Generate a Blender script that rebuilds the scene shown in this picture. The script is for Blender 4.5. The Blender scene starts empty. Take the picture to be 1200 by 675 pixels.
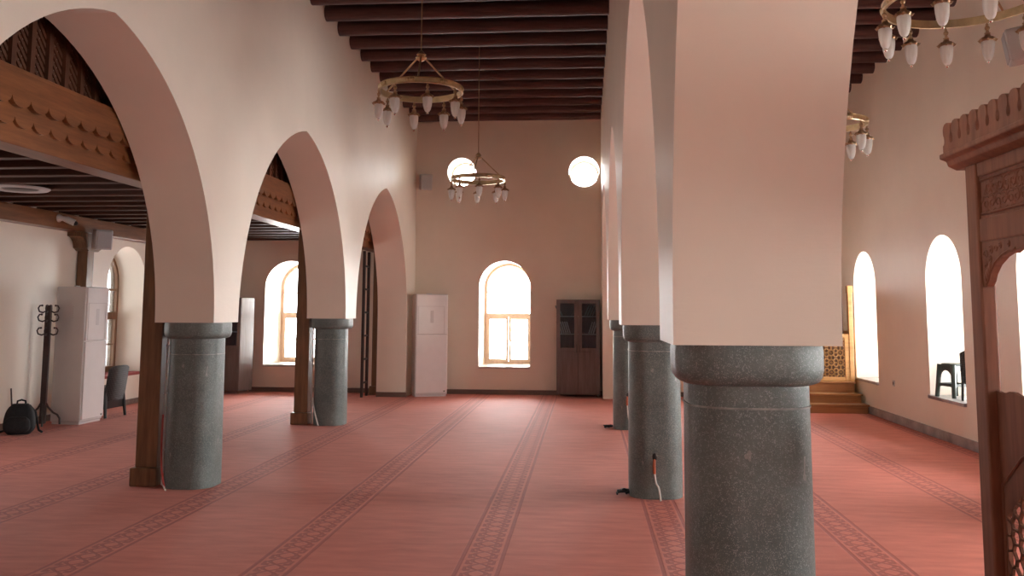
import bpy, bmesh, math, random
from mathutils import Vector, Matrix
from mathutils.geometry import delaunay_2d_cdt
random.seed(7)
PI = math.pi
SC = bpy.context.scene
COL = SC.collection

# ------------------------------------------------------------------ mesh helpers
def xf(bm, verts, M):
    if M is not None:
        bmesh.ops.transform(bm, matrix=M, verts=verts)

def box(bm, x0, x1, y0, y1, z0, z1, M=None):
    v = [bm.verts.new((x, y, z)) for z in (z0, z1) for y in (y0, y1) for x in (x0, x1)]
    for f in ((0, 2, 3, 1), (4, 5, 7, 6), (0, 1, 5, 4), (2, 6, 7, 3), (0, 4, 6, 2), (1, 3, 7, 5)):
        bm.faces.new([v[i] for i in f])
    xf(bm, v, M)
    return v

def prism(bm, pts, h0, h1, M=None):
    """outline pts (a,b) in the XY plane, extruded h0..h1 along Z, then M"""
    lo = [bm.verts.new((p[0], p[1], h0)) for p in pts]
    hi = [bm.verts.new((p[0], p[1], h1)) for p in pts]
    n = len(pts)
    bm.faces.new(lo[::-1]); bm.faces.new(hi)
    for i in range(n):
        bm.faces.new((lo[i], lo[(i + 1) % n], hi[(i + 1) % n], hi[i]))
    xf(bm, lo + hi, M)
    return lo + hi

def lathe(bm, prof, seg=24, M=None, cap=True):
    """profile [(r,z)...] bottom to top around Z"""
    rings = []
    allv = []
    for r, z in prof:
        ring = [bm.verts.new((r * math.cos(2 * PI * k / seg), r * math.sin(2 * PI * k / seg), z)) for k in range(seg)]
        rings.append(ring); allv += ring
    for a, b in zip(rings, rings[1:]):
        for k in range(seg):
            bm.faces.new((a[k], a[(k + 1) % seg], b[(k + 1) % seg], b[k]))
    if cap:
        bm.faces.new(rings[0][::-1]); bm.faces.new(rings[-1])
    xf(bm, allv, M)
    return allv

def tube(bm, pts, r, seg=8, closed=False, M=None):
    pts = [Vector(p) for p in pts]
    n = len(pts)
    rs = r if isinstance(r, (list, tuple)) else [r] * n
    rings = []; allv = []
    t0 = None; u = None
    for i, p in enumerate(pts):
        if closed:
            t = (pts[(i + 1) % n] - pts[i - 1])
        else:
            t = pts[min(i + 1, n - 1)] - pts[max(i - 1, 0)]
        t.normalize()
        if u is None:
            a = Vector((0, 0, 1)) if abs(t.z) < .9 else Vector((1, 0, 0))
            u = t.cross(a).normalized()
        else:
            u = (u - t * u.dot(t)).normalized()
        w = t.cross(u)
        ring = [bm.verts.new(p + (u * math.cos(2 * PI * k / seg) + w * math.sin(2 * PI * k / seg)) * rs[i]) for k in range(seg)]
        rings.append(ring); allv += ring
    pairs = list(zip(rings, rings[1:]))
    if closed: pairs.append((rings[-1], rings[0]))
    for a, b in pairs:
        for k in range(seg):
            bm.faces.new((a[k], a[(k + 1) % seg], b[(k + 1) % seg], b[k]))
    if not closed:
        bm.faces.new(rings[0][::-1]); bm.faces.new(rings[-1])
    xf(bm, allv, M)
    return allv

def ball(bm, c, r, sx=1, sy=1, sz=1, seg=16):
    return bmesh.ops.create_uvsphere(bm, u_segments=seg, v_segments=max(6, seg // 2), radius=1,
        matrix=Matrix.Translation(c) @ Matrix.Diagonal((r * sx, r * sy, r * sz, 1)))['verts']

def obj(name, bm, mat, parent=None, smooth=None, bevel=0, bseg=2, subsurf=0):
    bmesh.ops.recalc_face_normals(bm, faces=bm.faces)
    me = bpy.data.meshes.new(name)
    bm.to_mesh(me); bm.free()
    me.materials.append(mat)
    if smooth is not None:
        me.shade_smooth(); me.set_sharp_from_angle(angle=math.radians(smooth))
    o = bpy.data.objects.new(name, me)
    COL.objects.link(o)
    if parent: o.parent = parent
    if bevel:
        m = o.modifiers.new('bevel', 'BEVEL'); m.width = bevel; m.segments = bseg; m.limit_method = 'ANGLE'; m.angle_limit = .6
        m.harden_normals = False
    if subsurf:
        m = o.modifiers.new('sub', 'SUBSURF'); m.levels = subsurf; m.render_levels = subsurf
    return o

def tag(o, label=None, cat=None, group=None, kind=None):
    if label: o['label'] = label
    if cat: o['category'] = cat
    if group: o['group'] = group
    if kind: o['kind'] = kind
    return o

def thing(name, label, cat, loc=(0, 0, 0), rz=0, group=None, kind='thing'):
    o = bpy.data.objects.new(name, None); COL.objects.link(o)
    o.empty_display_size = .1
    o.location = loc; o.rotation_euler = (0, 0, rz)
    return tag(o, label, cat, group, kind)

def copy_tree(o, parent=None):
    c = o.copy(); COL.objects.link(c)
    if parent: c.parent = parent
    for ch in list(o.children): copy_tree(ch, c)
    return c

def B(): return bmesh.new()

# ------------------------------------------------------------------ node helpers
class G:
    def __init__(s, name):
        s.m = bpy.data.materials.new(name); s.m.use_nodes = True
        s.nt = s.m.node_tree; s.nt.nodes.clear()
        s.out = s.n('ShaderNodeOutputMaterial')
    def n(s, t, **kw):
        x = s.nt.nodes.new(t)
        for k, v in kw.items(): setattr(x, k, v)
        return x
    def link(s, a, b): s.nt.links.new(a, b)
    def setin(s, node, i, v):
        if hasattr(v, 'is_output'): s.link(v, node.inputs[i])
        elif v is not None: node.inputs[i].default_value = v
    def math(s, op, a, b=None, c=None, clamp=False):
        x = s.n('ShaderNodeMath', operation=op, use_clamp=clamp)
        s.setin(x, 0, a); s.setin(x, 1, b)
        if c is not None: s.setin(x, 2, c)
        return x.outputs[0]
    def coord(s, which='Object'):
        return s.n('ShaderNodeTexCoord').outputs[which]
    def mapping(s, vec, scale=(1, 1, 1), rot=(0, 0, 0)):
        x = s.n('ShaderNodeMapping'); s.link(vec, x.inputs[0])
        x.inputs['Scale'].default_value = scale; x.inputs['Rotation'].default_value = rot
        return x.outputs[0]
    def noise(s, vec, scale, detail=4, rough=.55):
        x = s.n('ShaderNodeTexNoise'); s.link(vec, x.inputs['Vector'])
        x.inputs['Scale'].default_value = scale; x.inputs['Detail'].default_value = detail; x.inputs['Roughness'].default_value = rough
        return x.outputs[0]
    def ramp(s, f, stops):
        x = s.n('ShaderNodeValToRGB'); s.link(f, x.inputs[0])
        e = x.color_ramp.elements
        while len(e) < len(stops): e.new(.5)
        for i, (p, c) in enumerate(stops):
            e[i].position = p; e[i].color = (*c, 1)
        return x.outputs[0]
    def mix(s, f, a, b):
        x = s.n('ShaderNodeMix', data_type='RGBA')
        s.setin(x, 0, f)
        for i, v in ((6, a), (7, b)):
            if hasattr(v, 'is_output'): s.link(v, x.inputs[i])
            else: x.inputs[i].default_value = (*v, 1)
        return x.outputs[2]
    def bump(s, h, strength=.3, dist=.01):
        x = s.n('ShaderNodeBump'); s.link(h, x.inputs['Height'])
        x.inputs['Strength'].default_value = strength; x.inputs['Distance'].default_value = dist
        return x.outputs[0]
    def bsdf(s, col, rough=.5, metal=0, spec=.5, normal=None, coat=0, **kw):
        x = s.n('ShaderNodeBsdfPrincipled')
        if hasattr(col, 'is_output'): s.link(col, x.inputs['Base Color'])
        else: x.inputs['Base Color'].default_value = (*col, 1)
        s.setin(x, 'Roughness', rough)
        x.inputs['Metallic'].default_value = metal
        x.inputs['Specular IOR Level'].default_value = spec
        if coat:
            x.inputs['Coat Weight'].default_value = coat; x.inputs['Coat Roughness'].default_value = .2
        if normal is not None: s.link(normal, x.inputs['Normal'])
        s.link(x.outputs[0], s.out.inputs[0])
        return x

def mat_plain(name, col, rough=.5, metal=0, spec=.5, vary=.12, scale=6, bump=0):
    g = G(name); c = g.coord()
    n = g.noise(c, scale)
    a = tuple(max(0, v * (1 - vary)) for v in col); b = tuple(v * (1 + vary) for v in col)
    nb = g.bump(g.noise(c, scale * 8), bump, .004) if bump else None
    g.bsdf(g.ramp(n, [(.3, a), (.7, b)]), rough, metal, spec, nb)
    return g.m

def mat_plaster(name, col, rough=.48):
    g = G(name); c = g.n('ShaderNodeNewGeometry').outputs['Position']
    n = g.noise(c, 1.3, 5); n2 = g.noise(c, 14, 6, .6)
    cc = g.ramp(n, [(.3, tuple(v * .96 for v in col)), (.7, tuple(min(1, v * 1.03) for v in col))])
    brush = g.noise(g.mapping(c, (9, 9, 60)), 1.0, 3)
    h = g.math('ADD', g.math('MULTIPLY', n2, .8), g.math('MULTIPLY', brush, .5))
    g.bsdf(cc, rough, 0, .45, g.bump(h, .22, .006))
    return g.m

def mat_wood(name, dark, light, axis=2, rough=.4, scale=1.0, spec=.5, bump=.15):
    g = G(name); c = g.coord()
    sc = [14 * scale] * 3; sc[axis] = 1.2 * scale
    v = g.mapping(c, tuple(sc))
    n = g.noise(v, 1.0, 6, .6); n2 = g.noise(g.mapping(c, tuple(k * 4 for k in sc)), 1.0, 3)
    f = g.math('ADD', g.math('MULTIPLY', n, .75), g.math('MULTIPLY', n2, .25))
    col = g.ramp(f, [(.32, dark), (.66, light)])
    g.bsdf(col, rough, 0, spec, g.bump(f, bump, .004))
    return g.m

def mat_stone(name):
    g = G(name); c = g.coord()
    n = g.noise(c, 3.5, 6, .65); n2 = g.noise(c, 75, 4, .7); n3 = g.noise(c, 260, 2, .5)
    base = g.ramp(n, [(.28, (.078, .104, .101)), (.72, (.180, .218, .211))])
    speck = g.math('MULTIPLY', g.math('GREATER_THAN', n3, .57), g.math('GREATER_THAN', n2, .49))
    col = g.mix(g.math('MULTIPLY', speck, .6), base, (.42, .46, .45))
    # a few pale chips and scratches
    chips = g.math('GREATER_THAN', g.noise(g.mapping(c, (26, 26, 9)), 1, 2, .6), .725)
    col = g.mix(g.math('MULTIPLY', chips, .55), col, (.38, .37, .34))
    g.bsdf(col, .45, 0, .5, g.bump(g.math('ADD', n2, g.math('MULTIPLY', n, .5)), .45, .005))
    return g.m

def mat_carpet(name):
    g = G(name)
    pos = g.n('ShaderNodeNewGeometry').outputs['Position']
    sx = g.n('ShaderNodeSeparateXYZ'); g.link(pos, sx.inputs[0])
    x, y = sx.outputs[0], sx.outputs[1]
    P, X0 = 1.24, -.655
    k = g.math('ROUND', g.math('DIVIDE', g.math('SUBTRACT', x, X0), P))
    u = g.math('SUBTRACT', g.math('SUBTRACT', x, X0), g.math('MULTIPLY', k, P))
    au = g.math('ABSOLUTE', u)
    def line(val, w, soft=.006):     # 1 where |val| < w
        return g.math('SUBTRACT', 1, g.math('DIVIDE', g.math('SUBTRACT', g.math('ABSOLUTE', val), w), soft), clamp=True)
    edge = line(g.math('SUBTRACT', au, .126), .010)
    # interlaced scroll: units of 0.27 m, alternating C-shaped scrolls around a crossing strap
    T = .27
    t = g.math('MULTIPLY', y, 2 * PI / T)
    s1 = g.math('MULTIPLY', g.math('SINE', t), .06)
    l1 = line(g.math('SUBTRACT', u, s1), .013)
    l2 = line(g.math('ADD', u, s1), .013)
    fy = g.math('SUBTRACT', g.math('FRACT', g.math('DIVIDE', y, T / 2)), .5)
    rr = g.math('SQRT', g.math('ADD', g.math('MULTIPLY', u, u), g.math('MULTIPLY', g.math('MULTIPLY', fy, fy), (T / 2) ** 2)))
    ring = line(g.math('SUBTRACT', rr, .023), .006)
    bars = line(g.math('SUBTRACT', au, .084), .009)
    gate = g.math('GREATER_THAN', g.math('SINE', g.math('MULTIPLY', t, 2)), -.35)
    bars = g.math('MULTIPLY', bars, gate)
    hooks = g.math('MULTIPLY', line(g.math('SUBTRACT', g.math('ABSOLUTE', fy), .43), .06, .04),
                   g.math('MULTIPLY', g.math('GREATER_THAN', au, .045), g.math('LESS_THAN', au, .086)))
    pat = g.math('MAXIMUM', g.math('MAXIMUM', l1, l2), g.math('MAXIMUM', bars, hooks))
    pat = g.math('MULTIPLY', pat, g.math('LESS_THAN', au, .095))
    dark = g.math('MAXIMUM', edge, pat)
    band = g.math('LESS_THAN', au, .135)
    # pile: brushed streaks and worn patches
    fine = g.noise(pos, 190, 3); streak = g.noise(g.mapping(pos, (2.2, 9, 1)), 1.2, 5, .6); big = g.noise(pos, .55, 3)
    f = g.math('ADD', g.math('MULTIPLY', streak, .6), g.math('MULTIPLY', big, .4))
    base = g.ramp(f, [(.36, (.52, .118, .078)), (.64, (.69, .186, .130))])
    base = g.mix(g.math('MULTIPLY', band, .22), base, (.70, .20, .145))
    col = g.mix(g.math('MULTIPLY', dark, .62), base, (.30, .040, .030))
    h = g.math('SUBTRACT', g.math('MULTIPLY', fine, .5), g.math('MULTIPLY', dark, .7))
    b = g.bsdf(col, .72, 0, .6, g.bump(h, .5, .008))
    b.inputs['Sheen Weight'].default_value = .10; b.inputs['Sheen Roughness'].default_value = .35
    b.inputs['Sheen Tint'].default_value = (1, .8, .75, 1)
    return g.m

def mat_glass(name, tint=(.97, .985, 1)):
    g = G(name)
    tr = g.n('ShaderNodeBsdfTransparent'); tr.inputs[0].default_value = (*tint, 1)
    gl = g.n('ShaderNodeBsdfGlossy'); gl.inputs['Roughness'].default_value = .03
    n = g.noise(g.coord(), 2.0)
    fr = g.n('ShaderNodeFresnel'); fr.inputs[0].default_value = 1.45
    f = g.math('MULTIPLY', fr.outputs[0], g.math('ADD', .85, g.math('MULTIPLY', n, .2)), clamp=True)
    mx = g.n('ShaderNodeMixShader'); g.link(f, mx.inputs[0]); g.link(tr.outputs[0], mx.inputs[1]); g.link(gl.outputs[0], mx.inputs[2])
    g.link(mx.outputs[0], g.out.inputs[0])
    return g.m

def mat_frosted(name):
    g = G(name)
    c = g.coord()
    n = g.noise(g.mapping(c, (30, 30, 4)), 1.5, 3)
    col = g.ramp(n, [(.3, (.80, .78, .74)), (.7, (.93, .92, .90))])
    d = g.n('ShaderNodeBsdfPrincipled'); g.link(col, d.inputs['Base Color']); d.inputs['Roughness'].default_value = .3
    t = g.n('ShaderNodeBsdfTranslucent'); g.link(col, t.inputs[0])
    mx = g.n('ShaderNodeMixShader'); mx.inputs[0].default_value = .45
    g.link(d.outputs[0], mx.inputs[1]); g.link(t.outputs[0], mx.inputs[2]); g.link(mx.outputs[0], g.out.inputs[0])
    return g.m

PLASTER = mat_plaster('cream_plaster', (.87, .780, .672))
STONE = mat_stone('dark_basalt')
MORTAR = mat_plain('pale_mortar', (.30, .31, .29), .7, vary=.5, scale=14)
CARPET = mat_carpet('red_carpet')
BEAMW = mat_wood('dark_beam_wood', (.070, .034, .032), (.140, .070, .062), axis=0, rough=.6, spec=.3)
BOARDW = mat_wood('dark_board_wood', (.024, .015, .018), (.050, .030, .034), axis=1, rough=.55)
JOISTW = mat_wood('brown_joist_wood', (.055, .024, .017), (.105, .047, .031), axis=0, rough=.6, spec=.25)
GALW = mat_wood('honey_gallery_wood', (.135, .048, .018), (.255, .100, .038), axis=1, rough=.33)
POSTW = mat_wood('honey_post_wood', (.13, .062, .030), (.25, .13, .062), axis=2, rough=.38)
LATW = mat_wood('brown_lattice_wood', (.07, .028, .016), (.14, .058, .032), axis=2, rough=.45)
SCRW = mat_wood('red_brown_screen_wood', (.165, .066, .040), (.28, .118, .072), axis=2, rough=.5, spec=.28)
MINW = mat_wood('golden_pulpit_wood', (.44, .22, .075), (.66, .37, .15), axis=0, rough=.35)
MIND = mat_wood('brown_pulpit_wood', (.13, .065, .035), (.22, .12, .07), axis=2, rough=.4)
STEPW = mat_wood('orange_step_wood', (.26, .11, .04), (.42, .20, .08), axis=0, rough=.35)
CABW = mat_wood('walnut_cabinet_wood', (.115, .085, .078), (.185, .140, .128), axis=2, rough=.25)
WINW = mat_wood('glare_tan_window_wood', (.58, .42, .30), (.74, .57, .44), axis=2, rough=.45)  # tan wood, colour lightened to stand in for window glare
WINBR = mat_wood('brown_window_wood', (.16, .075, .035), (.26, .13, .065), axis=2, rough=.45)
BASEW = mat_wood('brown_skirting_wood', (.14, .085, .065), (.23, .15, .115), axis=0, rough=.45)
BASEG = mat_plain('grey_marble', (.33, .31, .305), .3, vary=.35, scale=5)
SILL = mat_plain('pale_marble', (.62, .60, .57), .25, vary=.1, scale=5)
BRASS = mat_plain('aged_brass', (.56, .43, .26), .32, 1.0, vary=.2, scale=12)
BRASSD = mat_plain('dark_brass', (.42, .28, .17), .34, 1.0, vary=.2, scale=12)
CHROME = mat_plain('polished_metal', (.85, .82, .76), .12, 1.0, vary=.03)
FROST = mat_frosted('frosted_glass')
GLASS = mat_glass('window_glass')
CABGL = mat_glass('cabinet_glass', (.78, .84, .92))
ACW = mat_plain('white_appliance', (.87, .865, .865), .08, vary=.02)
ACG = mat_plain('pale_grey_appliance', (.72, .71, .71), .25, vary=.02)
BLACKP = mat_plain('black_plastic', (.015, .016, .017), .35, vary=.2)
BLACKF = mat_plain('black_fabric', (.013, .014, .016), .85, vary=.3, scale=40, bump=.3)
DKBR = mat_plain('dark_brown_metal', (.045, .026, .024), .35, vary=.2)
GREENP = mat_plain('dark_green_plastic', (.035, .050, .042), .35, vary=.15)
SPKG = mat_plain('grey_speaker_plastic', (.56, .55, .55), .5, vary=.05)
SPKD = mat_plain('dark_speaker_plastic', (.10, .09, .09), .5, vary=.05)
GRILL = mat_plain('speaker_grille_cloth', (.48, .47, .475), .7, vary=.15, scale=200, bump=.4)
WHITEP = mat_plain('white_plastic', (.78, .76, .72), .3, vary=.03)
COPPER = mat_plain('orange_conduit', (.55, .13, .05), .4, vary=.1)
REDC = mat_plain('red_cable_sheath', (.42, .06, .05), .4, vary=.1)
PALEC = mat_plain('pale_cable_sheath', (.72, .70, .66), .35, vary=.05)
PAGE = mat_plain('pale_book_cover', (.62, .60, .56), .6, vary=.15, scale=30)
BOOKG = mat_plain('grey_green_book_cover', (.22, .27, .24), .6, vary=.2, scale=30)
BOOKB = mat_plain('brown_book_cover', (.25, .17, .12), .6, vary=.2, scale=30)
FLAP = mat_plain('cushion_red', (.30, .05, .045), .8, vary=.2, scale=30)

# ------------------------------------------------------------------ dimensions
XL, XR = -7.47, 4.37            # outer walls
YF, YB = 16.5, -4.0
ZC = 5.42                       # ceiling boards
LA0, LA1 = -3.77, -3.235        # left arcade wall (outer, nave face)
RA0, RA1 = .302, .872           # right arcade wall (nave face, aisle face)
ZS = 1.435                      # springing, top of the stone capitals
L_COLS = [7.72, 11.95]; R_COLS = [3.36, 7.74, 12.0]
L_ALL = [-.70, 3.55] + L_COLS; R_ALL = [-1.0] + R_COLS
HP = .27                        # half pier

# ------------------------------------------------------------------ room shell
def filled(bm, loops, z):
    """planar face(s) from an outer loop and hole loops, in XY at z"""
    es = []; vs = []
    for lp in loops:
        v = [bm.verts.new((p[0], p[1], z)) for p in lp]; vs.append(v)
        es += [bm.edges.new((v[i], v[(i + 1) % len(v)])) for i in range(len(v))]
    bmesh.ops.triangle_fill(bm, use_beauty=True, use_dissolve=False, edges=es)
    return vs

def arch_loop(c, hw, z0, ztop, n=28):
    """round-headed opening, centre c"""
    zs = ztop - hw
    pts = [(c - hw, z0), (c + hw, z0)]
    pts += [(c + hw * math.cos(a), zs + hw * math.sin(a)) for a in [PI * k / n for k in range(n + 1)]]
    return pts

def circ_loop(c, z, r, n=40):
    return [(c + r * math.cos(2 * PI * k / n), z + r * math.sin(2 * PI * k / n)) for k in range(n)]

def wall(name, a0, a1, loops, thick, M, mat=PLASTER):
    """wall in local XY (a along the wall, z up), inner face at local z=0, outer at thick"""
    bm = B()
    outer = [(a0, -.05), (a1, -.05), (a1, ZC + .15), (a0, ZC + .15)]
    va = filled(bm, [outer] + loops, 0)
    vb = filled(bm, [outer] + loops, thick)
    for p, q in zip(va, vb):
        n = len(p)
        for i in range(n):
            bm.faces.new((p[i], p[(i + 1) % n], q[(i + 1) % n], q[i]))
    bmesh.ops.transform(bm, matrix=M, verts=bm.verts)
    return tag(obj(name, bm, mat, smooth=30), kind='structure')

M_far = Matrix(((1, 0, 0, 0), (0, 0, 1, YF), (0, 1, 0, 0), (0, 0, 0, 1)))
M_back = Matrix(((1, 0, 0, 0), (0, 0, -1, YB), (0, 1, 0, 0), (0, 0, 0, 1)))
M_right = Matrix(((0, 0, 1, XR), (1, 0, 0, 0), (0, 1, 0, 0), (0, 0, 0, 1)))
M_left = Matrix(((0, 0, -1, XL), (1, 0, 0, 0), (0, 1, 0, 0), (0, 0, 0, 1)))
T_far, T_side, T_left = 1.05, 1.05, .62
far_w = [(-1.52, .483), (-5.66, .50), (2.62, .483)]  # right aisle window is hidden behind the near pier, invented for daylight
right_w = [14.22, 11.17, 8.77, 5.75, 2.75, .1, -1.45, -3.0]  # windows beside and behind the camera are unseen, added to light the near pier
left_w = [13.78, 8.6]  # the nearer window is unseen, added for daylight from the left
added_back_w = [(1.9, .483), (3.3, .483)]  # unseen windows behind the camera, invented to let daylight in
rounds = [(-2.36, 4.20, .275), (-.015, 4.19, .29)]
wall('wall_far', XL - .6, XR + 1, [arch_loop(c, h, .5, 2.49) for c, h in far_w] + [circ_loop(*r) for r in rounds], T_far, M_far)
wall('wall_back', XL - .6, XR + 1, [arch_loop(c, h, .5, 2.49) for c, h in added_back_w] + [circ_loop(*r) for r in rounds], T_far, M_back)
wall('wall_right', YB, YF, [arch_loop(c, .54, .5, 2.505) for c in right_w], T_side, M_right)
wall('wall_left', YB, YF, [arch_loop(c, .6, .5, 2.57) for c in left_w], T_left, M_left)

bm = B(); box(bm, XL - .6, XR + 1, YB - 1, YF + 1, -.12, 0)
tag(obj('floor', bm, CARPET), kind='structure')
bm = B(); box(bm, XL - .6, XR + 1, YB - 1, YF + 1, ZC, ZC + .12)
tag(obj('ceiling', bm, BOARDW), kind='structure')

def arcade(name, x0, x1, cols, end_gap):
    """one wall standing on its columns: pointed arches between the piers"""
    pts = []
    piers = [(c - HP, c + HP) for c in cols] + [(YF - end_gap, YF)]
    top = ZC + .05
    pts.append((YB, top)); pts.append((YB, 0)); 
    prev = YB + .5
    pts.append((prev, 0))
    for i, (a, b) in enumerate(piers):
        # pointed arch from prev to a
        w = (a - prev) / 2; rise = 2.2 * min(1, w / 1.85); R = (w * w + rise * rise) / (2 * w)
        n = 22; am = math.asin(min(1, rise / R))
        base = ZS
        left = [(prev + R - R * math.cos(am * k / n), base + R * math.sin(am * k / n)) for k in range(n + 1)]
        right = [(prev + a - y, z) for y, z in left[:-1]][::-1]
        pts += left + right
        if i == len(piers) - 1:
            pts += [(a, 0), (b, 0), (b, top)]
        else:
            pts += [(b, ZS)] if False else []
            prev = b
            # pier foot: the next arch's first point closes the flat underside
    bm = B()
    lo = filled(bm, [pts], x0)[0]; hi = filled(bm, [pts], x1)[0]
    n = len(pts)
    for i in range(n):
        bm.faces.new((lo[i], lo[(i + 1) % n], hi[(i + 1) % n], hi[i]))
    M = Matrix(((0, 0, 1, 0), (1, 0, 0, 0), (0, 1, 0, 0), (0, 0, 0, 1)))
    bmesh.ops.transform(bm, matrix=M, verts=bm.verts)
    return tag(obj(name, bm, PLASTER, smooth=22), kind='structure')

arcade('wall_nave_left', LA0, LA1, L_ALL, .735)
arcade('wall_nave_right', RA0, RA1, R_ALL, .60)

# skirtings
def skirting(name, x0, x1, y0, y1, h, mat):
    bm = B(); box(bm, x0, x1, y0, y1, 0, h)
    return tag(obj(name, bm, mat, bevel=.004), kind='structure')
skirting('baseboard_far_nave', LA1 + .002, RA0 - .002, YF - .025, YF - .001, .085, BASEW)
skirting('baseboard_far_left', XL + .03, LA0 - .002, YF - .025, YF - .001, .085, BASEW)
skirting('baseboard_far_right', RA1 + .002, XR - .03, YF - .025, YF - .001, .085, BASEW)
skirting('baseboard_nave_left', LA0 + .0, LA1 + .02, YF - .76, YF - .735, .085, BASEW)
skirting('baseboard_right', XR - .025, XR - .001, YB, YF - .03, .115, BASEG)
skirting('baseboard_left', XL + .001, XL + .025, YB, YF - .03, .085, BASEW)

# ------------------------------------------------------------------ windows
def rect_ring(bm, x0, x1, z0, z1, w, y0, y1):
    box(bm, x0, x0 + w, y0, y1, z0, z1); box(bm, x1 - w, x1, y0, y1, z0, z1)
    box(bm, x0 + w, x1 - w, y0, y1, z0, z0 + w); box(bm, x0 + w, x1 - w, y0, y1, z1 - w, z1)

WIN_N = [0]
def arched_window(M, c, hw, z0, ztop, depth, fmat, bars=1, sill_mat=SILL):
    """built in wall space: a along the wall, depth outward from the inner face"""
    WIN_N[0] += 1
    root = bpy.data.objects.new('window_%d' % WIN_N[0], None); COL.objects.link(root)
    tag(root, kind='structure')
    # local frame: x along wall, y outward, z up ; map with M (a, z, depth)
    root.matrix_world = M @ Matrix(((1, 0, 0, c), (0, 0, 1, 0), (0, 1, 0, depth), (0, 0, 0, 1)))
    zs = ztop - hw; ztr = z0 + .93
    fw = .055
    bm = B()
    # outer frame: arch ring
    outl = arch_loop(0, hw - .002, z0, ztop - .002); inl = arch_loop(0, hw - fw, z0 + fw, ztop - fw)
    n = len(outl)
    for y in (0, .07):
        vo = [bm.verts.new((p[0], y, p[1])) for p in outl]; vi = [bm.verts.new((p[0], y, p[1])) for p in inl]
        if y == 0: fo, fi = vo, vi
        for i in range(n):
            bm.faces.new((vo[i], vo[(i + 1) % n], vi[(i + 1) % n], vi[i]))
    for i in range(n):
        j = (i + 1) % n
        bm.faces.new((fo[i], fo[j], vo[j], vo[i])); bm.faces.new((fi[i], fi[j], vi[j], vi[i]))
    box(bm, -hw + fw, hw - fw, -.01, .06, ztr, ztr + .07)          # transom
    if bars:                                                      # glazing bars of the fanlight
        zc = zs - .11
        box(bm, -hw + fw, hw - fw, .015, .05, zc, zc + .03)
    obj('window_frame', bm, fmat, root)
    for s in (-1, 1):
        bm = B(); x0, x1 = (-hw + fw, -.004) if s < 0 else (.004, hw - fw)
        rect_ring(bm, x0, x1, z0 + fw, ztr, .05, -.02, .045)
        zm = (z0 + ztr) / 2
        box(bm, x0 + .05, x1 - .05, .0, .03, zm - .012, zm + .012)
        sash = obj('window_sash', bm, fmat, root)
        bm = B(); box(bm, x0 + .05, x1 - .05, .012, .018, z0 + fw + .05, ztr - .05)
        obj('window_pane', bm, GLASS, sash)
        if s > 0:
            bm = B(); tube(bm, [(x0 + .02, -.02, zm), (x0 + .02, -.055, zm), (x0 + .02, -.055, zm - .1)], .008, 8)
            obj('window_handle', bm, WHITEP, sash, smooth=40)
    bm = B()
    fl = arch_loop(0, hw - fw, ztr + .07, ztop - fw)
    prism(bm, fl, .03, .036, Matrix(((1, 0, 0, 0), (0, 0, 1, 0), (0, 1, 0, 0), (0, 0, 0, 1))))
    obj('fanlight_pane', bm, GLASS, root)
    bm = B(); box(bm, -hw + .003, hw - .003, -depth - .035, -.022, z0 - .03, z0 + .012)
    obj('window_sill', bm, sill_mat, root, bevel=.005)
    return root

def portal(M, c, z, w, h, depth):
    d = bpy.data.lights.new('window_portal', 'AREA'); d.shape = 'RECTANGLE'; d.size = w; d.size_y = h
    d.cycles.is_portal = True
    o = bpy.data.objects.new('window_portal', d); COL.objects.link(o)
    # light looks along local -Z : want pointing into the room (-depth)
    o.matrix_world = M @ Matrix(((1, 0, 0, c), (0, 1, 0, z), (0, 0, 1, depth), (0, 0, 0, 1)))

for c, h in far_w:
    arched_window(M_far, c, h, .5, 2.49, .92, WINW); portal(M_far, c, 1.5, 2 * h, 2.0, .99)
for c in right_w:
    arched_window(M_right, c, .54, .5, 2.505, .92, WINBR, sill_mat=BASEG); portal(M_right, c, 1.5, 1.08, 2.0, .99)
for c in left_w:
    arched_window(M_left, c, .6, .5, 2.57, .47, WINBR, sill_mat=FLAP if c > 13 else SILL); portal(M_left, c, 1.54, 1.2, 2.08, .54)
for c, h in added_back_w:
    arched_window(M_back, c, h, .5, 2.49, .92, WINW); portal(M_back, c, 1.5, 2 * h, 2.0, .99)
for x, z, r, MM, yy in [(*q, M_far, YF + .55) for q in rounds] + [(*q, M_back, YB - .55) for q in rounds]:  # the back wall pair is unseen, added to light the upper far wall
    WIN_N[0] += 1
    root = bpy.data.objects.new('window_%d' % WIN_N[0], None); COL.objects.link(root); tag(root, kind='structure')
    root.location = (x, yy, z)
    bm = B(); tube(bm, [((r - .02) * math.cos(2 * PI * k / 40), 0, (r - .02) * math.sin(2 * PI * k / 40)) for k in range(40)], .019, 8, True)
    obj('window_frame', bm, WHITEP, root, smooth=60)
    bm = B(); prism(bm, circ_loop(0, 0, r - .02), -.003, .003, Matrix(((1, 0, 0, 0), (0, 0, 1, 0), (0, 1, 0, 0), (0, 0, 0, 1))))
    obj('window_pane', bm, GLASS, root)
    portal(MM, x, z, 2 * r, 2 * r, .99)

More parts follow.
